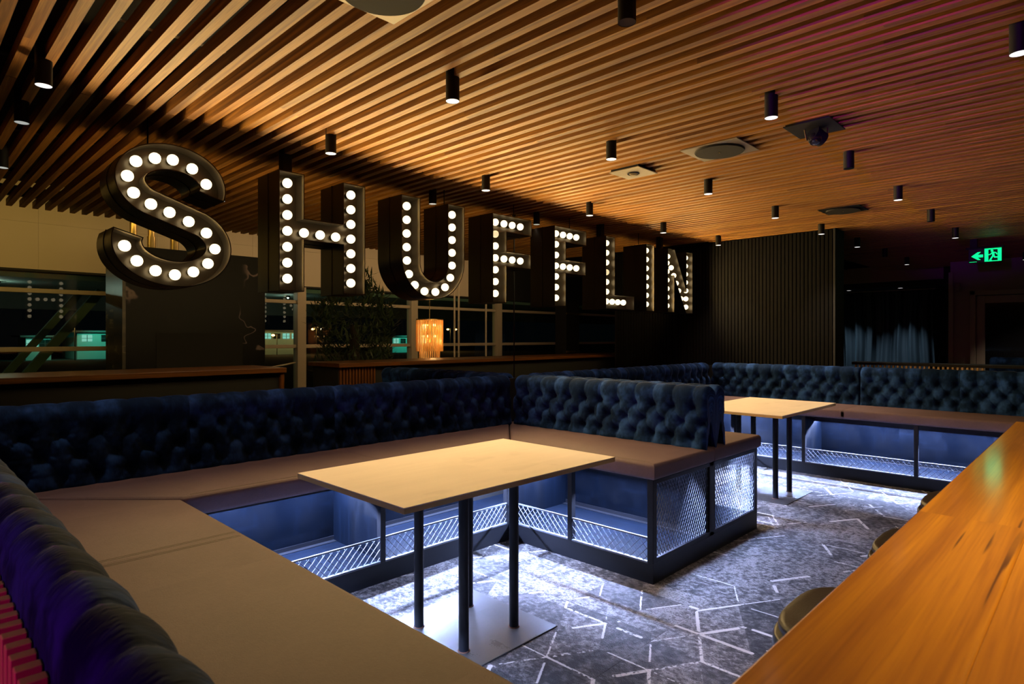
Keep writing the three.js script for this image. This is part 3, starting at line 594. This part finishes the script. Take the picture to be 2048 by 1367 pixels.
downlight(5.500, -3.22, 2, 'lit downlight in front of the letters above I and N');
downlight(6.680, -3.20, 2, 'lit downlight against the left part of the black battened wall', 3.5);
downlight(3.010, -2.11, 2, 'lit downlight left of the small square ceiling plate');
downlight(2.980, -1.16, 2, 'lit downlight left of the dark camera plate');
downlight(4.240, -2.11, 2, 'lit downlight between the round speaker and the sign');
downlight(5.510, -2.11, 2, 'lit downlight above the far booth left of the dark speaker');
downlight(6.700, -2.10, 2, 'lit downlight at the right corner of the black battened wall', 3);
downlight(4.212, -1.16, 0, 'unlit downlight right of the camera plate');
downlight(5.447, -1.155, 2, 'lit downlight right of the dark square speaker');
downlight(6.671, -1.155, 0, 'unlit downlight up and left of the exit sign');
downlight(7.955, -1.16, 2, 'lit downlight just left of the green exit sign');
downlight(1.738, -1.155, 0, 'unlit downlight cut by the top picture edge');
downlight(2.949, -0.235, 2, 'dim lit downlight at the right picture edge');
downlight(7.955, -2.10, 2, 'lit downlight right of the black wall corner');
downlight(9.150, -2.09, 0, 'unlit small downlight beyond the black wall');
downlight(10.38, -2.09, 2, 'small lit downlight above the blue curtain');
// lamps of the same grid above the camera, outside the frame
downlight(1.738, -0.235, 2, 'downlight over the timber bar table, above the frame', 2.2);
downlight(1.15, 0.45, 2, 'downlight behind the timber bar table, outside the frame', 6.5);
downlight(2.949, 0.68, 2, 'downlight beyond the bar table end, outside the frame', 4);
downlight(-0.765, -1.155, 2, 'downlight behind the nearest bench, outside the frame', 2);
downlight(0.470, -2.10, 1, 'downlight over the nearest bench, above the frame');
downlight(10.85, -0.80, 2, 'downlight before the far door beyond the exit sign', 3);

// ================================================================ plates, speakers and camera in the ceiling
function ceilingPlate(name, label, cat, x0, x1, z0, z1, y, plateMat) {
  const t = thing(name, label, cat, [(x0 + x1) / 2, y, (z0 + z1) / 2]);
  part(t, 'plate', rbox(x0, x1, y, y + 0.006, z0, z1, 0.002), plateMat);
  part(t, 'back_box', box(x0 + 0.01, x1 - 0.01, y + 0.006, CEIL + 0.06, z0 + 0.01, z1 - 0.01), M.black);
  return t;
}
function speaker(label, x0, x1, z0, z1, mat) {
  const t = ceilingPlate('ceiling_speaker', label, 'speaker', x0, x1, z0, z1, CEIL - 0.008, mat), cx = (x0 + x1) / 2, cz = (z0 + z1) / 2, r = Math.min(x1 - x0, z1 - z0) * 0.455;
  part(t, 'grille', cyl(r, r * 0.985, 0.012, 48).translate(cx, CEIL - 0.013, cz), M.grille);
  part(t, 'grille_ring', new THREE.TorusGeometry(r, 0.003, 8, 48).rotateX(Q).translate(cx, CEIL - 0.012, cz), M.black);
  part(t, 'badge', rbox(cx - 0.008, cx + 0.008, CEIL - 0.021, CEIL - 0.019, cz - 0.004, cz + 0.004, 0.0008), M.brass);
}
speaker('round speaker on a square plate right of the small ceiling plate', 3.44, 3.76, -1.90, -1.535, M.plateBeige);
speaker('large speaker plate cut by the top picture edge', 1.0, 1.31, -1.885, -1.57, M.plateBeige);
speaker('dark square speaker plate above the far booth', 5.92, 6.23, -1.89, -1.55, M.black);
{
  const t = ceilingPlate('sensor_plate', 'small pale square ceiling plate with a round recessed eye', 'ceiling plate', 3.51, 3.75, -2.48, -2.24, CEIL - 0.022, M.plateBeige);
  part(t, 'ring', new THREE.TorusGeometry(0.038, 0.005, 10, 36).rotateX(Q).translate(3.63, CEIL - 0.024, -2.36), M.black);
  part(t, 'eye', new THREE.SphereGeometry(0.030, 20, 12).scale(1, 0.5, 1).translate(3.63, CEIL - 0.022, -2.36), M.brass);
  const c = ceilingPlate('camera_plate', 'dark square ceiling plate carrying a swivelling black camera', 'camera', 3.435, 3.70, -1.275, -1.035, CEIL - 0.014, M.black);
  const body = part(c, 'camera_body', cyl(0.044, 0.040, 0.075, 28).rotateZ(1.15).rotateY(-0.5).translate(3.585, CEIL - 0.055, -1.145), M.steelDark);
  part(c, 'lens', new THREE.SphereGeometry(0.036, 20, 14).translate(3.565, CEIL - 0.072, -1.150), M.lensOff, body);
  part(c, 'yoke', join([rod([3.55, CEIL - 0.014, -1.20], [3.55, CEIL - 0.07, -1.19], 0.004), rod([3.61, CEIL - 0.014, -1.10], [3.61, CEIL - 0.06, -1.10], 0.004)]), M.brass);
}

// ================================================================ exit sign
{
  const t = thing('exit_sign', 'green exit sign with left arrow and running figure hanging from ceiling', 'sign', [9, 2.2, -1.03]);
  part(t, 'sign_body', rbox(9.004, 9.03, 2.178, 2.342, -1.185, -0.868, 0.004, 'z'), M.black);
  part(t, 'top_bar', rbox(8.985, 9.045, 2.342, 2.362, -1.21, -0.85, 0.004, 'z'), M.black);
  part(t, 'hanger', rbox(8.99, 9.04, 2.362, CEIL + 0.03, -1.17, -1.10, 0.004, 'y'), M.black);
  const c = document.createElement('canvas'); c.width = 512; c.height = 264; const g = c.getContext('2d');
  g.fillStyle = '#000'; g.fillRect(0, 0, 512, 264); const G = '#00d870'; g.fillStyle = G;
  g.beginPath(); for (const [x, y] of [[35, 140], [140, 60], [190, 60], [135, 112], [222, 112], [222, 166], [135, 166], [190, 214], [140, 214]]) g.lineTo(x, y); g.closePath(); g.fill();
  g.fillRect(4, 246, 120, 7);
  g.fillRect(246, 4, 262, 252); g.fillStyle = '#000'; g.fillRect(304, 26, 146, 216); g.fillStyle = G;
  g.beginPath(); g.arc(362, 52, 21, 0, 7); g.fill(); g.strokeStyle = G; g.lineCap = 'round'; g.lineJoin = 'round';
  const limb = (w, pts) => { g.lineWidth = w; g.beginPath(); pts.forEach(([x, y], i) => i ? g.lineTo(x, y) : g.moveTo(x, y)); g.stroke(); };
  limb(36, [[378, 92], [384, 140]]); limb(17, [[366, 84], [342, 118], [306, 126]]); limb(17, [[390, 84], [424, 94], [436, 122]]); limb(24, [[386, 142], [404, 180], [460, 180]]); limb(24, [[380, 142], [356, 188], [330, 232]]); limb(12, [[330, 236], [356, 236]]);
  const tex = new THREE.CanvasTexture(c); tex.colorSpace = THREE.SRGBColorSpace;
  const face = new THREE.PlaneGeometry(0.306, 0.158).rotateY(-Q).translate(9.0035, 2.260, -1.0265);
  part(t, 'sign_face', face, std({ color: 0x020202, emissive: 0xffffff, emissiveMap: tex, emissiveIntensity: 2.4, roughness: 0.4 }));
  areaLight(lin(0.0, 1, 0.45), 2.5, 0.13, 0.14, [9.0, 2.26, -0.95], [0, 2.26, -0.95]);
}

// ================================================================ counters, fireplace, plant and chandelier behind the sign
{
  let t = thing('bar_counter', 'long dark counter with timber top in front of the stone fireplace', 'counter', [0.3, 0, -5.1]);
  part(t, 'timber_top', rbox(-2.0, 2.29, 1.012, 1.052, -5.45, -4.80, 0.004), M.counterWood);
  part(t, 'front_panel', box(-1.98, 2.25, 0, 1.012, -5.40, -4.86), M.blackMatt);
  part(t, 'end_trim', rbox(2.25, 2.285, 0, 1.012, -5.42, -4.83, 0.003, 'y'), M.counterWood);
  part(t, 'rail', rod([2.29, 1.03, -5.2], [3.05, 1.03, -6.2], 0.008), M.frame);
  t = thing('bar_counter', 'slat-fronted counter with timber top below the chandelier', 'counter', [5, 0, -5.4]);
  part(t, 'timber_top', rbox(2.99, 9.2, 1.012, 1.052, -5.80, -5.19, 0.004), M.counterWood);
  part(t, 'front_panel', box(3.02, 9.18, 0, 1.012, -5.75, -5.26), M.blackMatt);
  for (let x = 3.035; x < 3.42; x += 0.034) part(t, 'timber_slat', rbox(x - 0.009, x + 0.009, 0, 1.01, -5.26, -5.235, 0.002, 'y'), M.counterWood);
  t = thing('fireplace', 'dark veined marble fireplace block with pale stone side', 'fireplace', [2.43, 0, -7.5]);
  part(t, 'marble_block', box(1.72, 3.165, 0, 2.243, -7.87, -7.2, 'y', 0.35, 0.2), M.marble);
  part(t, 'stone_side', box(1.69, 1.72, 0, 2.243, -7.87, -7.2, 'y'), M.stone);
  part(t, 'hearth_opening', box(2.0, 2.9, 0.75, 1.35, -7.205, -7.195), M.blackMatt);
  for (const x of [1.863, 2.037, 2.268]) { const p = part(t, 'flue_pipe', cyl(0.034, 0.034, 1.3, 24).translate(x, 2.88, -7.5), M.brass); part(t, 'collar', cyl(0.042, 0.042, 0.16, 24).translate(x, 2.32, -7.5), M.brass, p); }
  // plant
  t = thing('indoor_tree', 'dense dark green leafy plant standing before the windows', 'plant', [3.95, 0, -6.5]);
  part(t, 'planter', cyl(0.36, 0.30, 0.5, 32).translate(3.95, 0.25, -6.5), M.black);
  part(t, 'trunk', cyl(0.05, 0.08, 1.0, 12).translate(3.95, 0.95, -6.5), M.bark);
  const leaves = [];
  for (let i = 0; i < 2600; i++) {
    const a = rnd() * 6.283, u = rnd() * 2 - 1, r = Math.cbrt(0.25 + 0.75 * rnd()), s = Math.sqrt(1 - u * u), y = 1.30 + u * r * 0.86, wide = 0.50 + 0.06 * Math.sin(y * 9);
    const L = 0.07 + 0.10 * rnd(), g = new THREE.PlaneGeometry(0.018 + 0.012 * rnd(), L, 1, 2), p = g.attributes.position; for (let k = 0; k < p.count; k++) { const f = p.getY(k) / L + 0.5; p.setX(k, p.getX(k) * (f > 0.9 ? 0.1 : f < 0.1 ? 0.4 : 1)); p.setZ(k, -0.25 * L * f * f); }
    g.translate(0, L / 2, 0).rotateX(0.6 + 1.4 * rnd()).rotateY(rnd() * 6.283).rotateZ((rnd() - 0.5) * 0.8).translate(3.95 + Math.cos(a) * s * r * wide, y, -6.5 + Math.sin(a) * s * r * wide * 0.8); g.computeVertexNormals(); leaves.push(g);
  }
  part(t, 'foliage', join(leaves), M.leaf).userData.kind = 'stuff';
  // chandelier
  t = thing('chandelier', 'glowing amber chandelier of hanging glass strands', 'chandelier', [5.48, 0.9, -7.0]);
  const C = [5.48, -7.0], strand = phy({ color: lin(0.95, 0.74, 0.42), roughness: 0.35, transmission: 0.55, thickness: 0, side: THREE.DoubleSide });
  part(t, 'canopy_ring', cyl(0.195, 0.195, 0.015, 40).translate(C[0], 1.555, C[1]), M.brass);
  part(t, 'suspension', rod([C[0], 1.55, C[1]], [C[0], 3.6, C[1]], 0.005), M.brass);
  for (const [r, y0, y1, n] of [[0.19, 1.10, 1.548, 44], [0.145, 0.93, 1.548, 32]]) for (let i = 0; i < n; i++) { const a = i / n * 6.2832; part(t, 'glass_strand', cyl(0.0065, 0.0065, y1 - y0, 6).translate(C[0] + Math.cos(a) * r, (y0 + y1) / 2, C[1] + Math.sin(a) * r), strand); }
  const cb = std({ color: 0x000000, emissive: lin(1, 0.62, 0.22), emissiveIntensity: 7 }), cbg = new THREE.SphereGeometry(0.016, 12, 8);
  for (const y of [1.475, 1.315]) for (let i = 0; i < 5; i++) { const a = i / 5 * 6.283 + y; place(t, 'light_bulb', cbg, cb, Math.cos(a) * 0.09, y - 0.9, Math.sin(a) * 0.09); }
  part(t, 'lamp_stem', cyl(0.01, 0.01, 0.5, 12).translate(C[0], 1.3, C[1]), M.brass);
  for (const y of [1.44, 1.25]) point(lin(1, 0.64, 0.25), 0.36, [C[0] + 0.03, y, C[1] + 0.03], 1.5);
}
// slim poles, a hanging cable and a dark pillar before the glazing
{
  for (const [x, label] of [[6.63, 'left of two slim steel poles right of the chandelier'], [6.723, 'right of two slim steel poles right of the chandelier'], [7.351, 'single slim greenish pole below the first letter F']]) {
    const t = thing('steel_pole', label, 'pole', [x, 0, -7.8], 'slim poles before the windows'); part(t, 'tube', rod([x, 0.01, -7.8], [x, 3.62, -7.8], 0.016, 14), M.frame); part(t, 'foot', cyl(0.045, 0.045, 0.012, 20).translate(x, 0.006, -7.8), M.frame);
  }
  let t = thing('hanging_cable', 'thin dark cable hanging from the ceiling behind the first letter F', 'cable', [4.174, 0.0, -4.04]);
  part(t, 'cable', rod([4.174, 0.0, -4.04], [4.174, CEIL + 0.06, -4.04], 0.006, 8), M.black); part(t, 'ceiling_rose', cyl(0.02, 0.02, 0.01, 16).translate(4.174, CEIL - 0.005, -4.04), M.black);
  t = thing('pillar', 'dark pillar with two brass strips below the second letter F', 'pillar', [10.03, 0, -8.1]);
  part(t, 'shaft', box(9.82, 10.24, 0, 2.03, -8.3, -8.0), M.blackMatt); for (const y of [1.0, 1.79]) part(t, 'brass_strip', rbox(9.81, 10.25, y - 0.02, y + 0.02, -8.0, -7.985, 0.003), M.brass);
}
// far right: curtain, low partition with timber ends, another bench
{
  let t = thing('curtain', 'dark blue floor length curtain with soft lit folds', 'curtain', [13.5, 0, -3.2]);
  const W = 2.6, n = 260, P = [], I = [], U = [];
  for (let i = 0; i <= n; i++) { const z = -4.9 + W * i / n, k = 0.06 * Math.sin(z * 31 + 2 * Math.sin(z * 3.1)) + 0.02 * Math.sin(z * 67); for (let j = 0; j <= 8; j++) { P.push(13.5 + k * (0.75 + 0.3 * j / 8), 2.19 - 2.15 * j / 8, z + 0.02 * Math.sin(j * 0.8 + z * 4)); U.push(i / n, j / 8); } }
  for (let i = 0; i < n; i++) for (let j = 0; j < 8; j++) { const a = i * 9 + j; I.push(a, a + 9, a + 1, a + 9, a + 10, a + 1); }
  const g = new THREE.BufferGeometry(); g.setAttribute('position', new THREE.Float32BufferAttribute(P, 3)); g.setAttribute('uv', new THREE.Float32BufferAttribute(U, 2)); g.setIndex(I); g.computeVertexNormals();
  part(t, 'drape', g, M.curtain); part(t, 'curtain_track', bar([13.46, 2.195, -4.95], [13.46, 2.195, -2.25], 0.02), M.frame);
  for (const [z, label] of [[-3.55, 'left recessed spot over the blue curtain'], [-2.70, 'right recessed spot over the blue curtain']]) {
    const d = thing('recessed_spot', label, 'downlight', [12.9, 2.198, z], 'recessed spots over the curtain');
    part(d, 'trim_ring', new THREE.TorusGeometry(0.045, 0.006, 8, 28).rotateX(Q).translate(12.9, 2.198, z), M.black); part(d, 'lamp_lens', cyl(0.04, 0.04, 0.006, 24).translate(12.9, 2.197, z), M.lensLit);
    spot(lin(0.62, 0.84, 1), LEVEL.coveBlue, [12.9, 2.19, z], [13.25, 0, z], 0.6, 0.6, 1);
  }
  t = thing('partition', 'low dark partition topped with a row of timber block ends', 'partition', [7.7, 0, -0.9]);
  part(t, 'panel', box(7.62, 7.80, 0, 0.955, -2.06, 1.2), M.blackMatt);
  part(t, 'cap_rail', rbox(7.585, 7.82, 0.995, 1.025, -2.06, 1.2, 0.004, 'z'), M.black);
  for (let z = -2.02; z < -0.85; z += 0.0405) part(t, 'timber_block', rbox(7.59, 7.62, 0.90, 0.994, z - 0.009, z + 0.009, 0.002, 'y'), M.battenWood);
  t = thing('banquette_bench', 'blue tufted bench back at the right picture edge behind the partition', 'bench', [8.6, 0, 0.0]);
  part(t, 'tufted_backrest', framed(tuftedBack(2.0, 0.6, 1.06, 0.13, 0.010), 8.75, -0.95, -Q), M.velvet); part(t, 'plinth', box(8.3, 8.75, 0, 0.6, -0.95, 1.05), M.steelDark);
}

// ================================================================ lamps outside the frame that the photograph shows the effect of
{
  let t = thing('cove_light', 'linear light above the ceiling edge washing the bulkhead', 'light', [3, 2.64, -7.05]);
  part(t, 'channel', box(-2.2, 8.6, 2.60, 2.66, -7.03, -6.99), M.black); part(t, 'led_strip', box(-2.2, 8.6, 2.615, 2.645, -7.036, -7.03), std({ color: 0x222222, emissive: lin(1, 0.75, 0.3), emissiveIntensity: 1 }));
  areaLight(lin(1, 0.64, 0.13), LEVEL.cove, 4.4, 0.03, [0.0, 2.63, -7.04], [0.0, 2.3, -8.6]); areaLight(lin(1, 0.62, 0.28), LEVEL.cove, 6.2, 0.03, [5.4, 2.63, -7.04], [5.4, 2.3, -8.6]);
  t = thing('stage_light', 'magenta spotlight on a stand left of the camera', 'light', [-1.9, 0, -0.25]);
  part(t, 'stand', join([rod([-1.9, 0, -0.25], [-1.9, 1.5, -0.25], 0.018), rod([-1.9, 0.3, -0.25], [-1.55, 0, -0.25], 0.012), rod([-1.9, 0.3, -0.25], [-2.08, 0, 0.05], 0.012), rod([-1.9, 0.3, -0.25], [-2.08, 0, -0.55], 0.012)]), M.black);
  const lens = std({ color: 0x111111, emissive: lin(0.62, 0, 1), emissiveIntensity: 2 });
  for (const [at, to, k, ang, hue] of [[[-1.9, 1.72, -0.25], [3.0, 2.44, -0.70], LEVEL.magenta * 4.2, 0.125, lin(0.40, 0, 1)], [[-1.9, 1.22, -0.25], [0.12, 0.78, -1.15], LEVEL.magenta * 0.35, 0.5, lin(1, 0, 0.5)]]) {
    const A = new THREE.Vector3(...at), d = new THREE.Vector3(...to).sub(A).normalize(), q = new THREE.Quaternion().setFromUnitVectors(new THREE.Vector3(0, 1, 0), d), put = (g, m) => { const c = A.clone().addScaledVector(d, m); return g.applyQuaternion(q).translate(c.x, c.y, c.z); };
    const h = part(t, 'lamp_head', put(cyl(0.09, 0.07, 0.2, 28, true), 0), M.black); part(t, 'lamp_lens', put(cyl(0.078, 0.078, 0.01, 28), 0.04), lens, h);
    const P = A.clone().addScaledVector(d, 0.11); spot(hue, k, P.toArray(), to, ang, 1, 2);
  }
}

// ================================================================ the night outside
{
  let t = structure('ground', 'dark street and paving outside the windows', [20, -0.5, -50], 'ground');
  part(t, 'asphalt', box(-60, 140, -0.7, -0.5, -140, -12), M.asphalt); part(t, 'terrace', box(-10, 30, -0.5, -0.1, -12, -8.8), M.pavement);
  const winLit = std({ color: 0x050505, emissive: lin(0.35, 0.85, 0.72), emissiveIntensity: 0.7 });
  function building(label, x0, x1, y1, z0, z1, flood) {
    const b = thing('building', label, 'building', [(x0 + x1) / 2, -0.5, (z0 + z1) / 2]);
    part(b, 'wall', box(x0, x1, -0.5, y1, z1, z0), M.render); part(b, 'roof', box(x0 - 0.4, x1 + 0.4, y1, y1 + 0.15, z1 - 0.4, z0 + 0.6), M.roof);
    const n = Math.max(2, Math.round((x1 - x0) / 1.1)); for (let i = 0; i < n; i++) { const x = x0 + (i + 0.5) * (x1 - x0) / n; const w = part(b, 'window', box(x - 0.36, x + 0.36, y1 - 0.75, y1 - 0.2, z0, z0 + 0.05), i % 3 === 1 ? M.black : winLit); part(b, 'window_frame', join([box(x - 0.02, x + 0.02, y1 - 0.75, y1 - 0.2, z0 + 0.05, z0 + 0.08), box(x - 0.36, x + 0.36, y1 - 0.5, y1 - 0.47, z0 + 0.05, z0 + 0.08)]), M.roof, w); }
    if (flood) spot(lin(0.1, 1, 0.75), flood, [(x0 + x1) / 2, y1 + 0.3, z0 + 2.2], [(x0 + x1) / 2, y1 - 1.3, z0], 1.0, 0.6, 2);
  }
  building('low teal lit building seen through the left window', 10.9, 13.6, 1.7, -60, -66, 12);
  building('small teal lit shed left of the diagonal brace', 7.6, 9.2, 1.3, -60, -64, 6);
  building('far building with lit windows seen behind the mullion', 27.0, 31.0, 1.9, -62, -70, 1);
  building('white lit pavilion seen left of the chandelier', 41.5, 44.5, 1.35, -60, -64, 14);
  const lampHead = std({ color: 0x111111, emissive: lin(1, 0.45, 0.12), emissiveIntensity: 14 });
  for (const [x, y, z, label] of [[10.4, 2.2, -58, 'street lamp seen beside the diagonal brace'], [27.6, 1.5, -60, 'street lamp seen left of the mullion between fireplace and plant'], [30.6, 2.1, -60, 'street lamp seen right of the same mullion'], [31.9, 2.15, -60, 'street lamp seen at the edge of the plant'], [50.3, 2.3, -60, 'left of two street lamps right of the chandelier'], [51.6, 2.3, -60, 'right of two street lamps right of the chandelier']]) {
    const s = thing('street_lamp', label, 'street lamp', [x, -0.5, z], 'street lamps outside'); part(s, 'pole', rod([x, -0.5, z], [x, y + 0.1, z], 0.04, 8), M.roof);
    part(s, 'arm', bar([x, y + 0.1, z], [x - 0.4, y + 0.1, z], 0.05), M.roof); part(s, 'lamp_head', new THREE.SphereGeometry(0.14, 12, 8).scale(1.3, 0.7, 1).translate(x - 0.4, y, z), lampHead);
    point(lin(1, 0.5, 0.15), 3, [x - 0.4, y - 0.02, z], 4);
  }
  t = thing('eave', 'dark sloping roof eave outside above the windows', 'eave', [4, 1.85, -10]);
  part(t, 'soffit', box(-6, 24, 1.98, 2.06, -11.0, -8.8), M.render); part(t, 'edge_beam', box(-6, 24, 1.70, 1.98, -11.1, -10.95), M.roof);
  for (const [x, label] of [[1.3, 'pair of diagonal steel braces outside the left window']]) {
    const b = thing('brace', label, 'brace', [x, 0, -9.4]); part(b, 'brace_bar', bar([x - 0.77, -0.08, -9.4], [x + 0.66, 1.90, -9.4], 0.1), M.brace); part(b, 'brace_bar', bar([x - 0.95, -0.08, -9.55], [x + 0.48, 1.90, -9.55], 0.08), M.brace);
  }
  for (const [x, z, label] of [[0.95, -9.6, 'bright eave lamp seen at far left'], [3.9, -9.6, 'small eave lamp seen below letter H'], [4.6, -9.6, 'second small eave lamp right of the mullion']]) {
    const l = thing('eave_lamp', label, 'light', [x, 1.95, z], 'small lamps under the eave'); part(l, 'lamp_housing', cyl(0.03, 0.03, 0.03, 16).translate(x, 1.965, z), M.black); part(l, 'light_bulb', new THREE.SphereGeometry(0.014, 10, 8).translate(x, 1.945, z), std({ color: 0x111111, emissive: lin(0.85, 1, 0.9), emissiveIntensity: 10 })); point(lin(0.8, 1, 0.85), 0.25, [x, 1.945, z], 0.6);
  }
}

scene.traverse((o) => { if (o.isMesh) { o.castShadow = true; o.receiveShadow = true; } });
renderer.render(scene, camera);
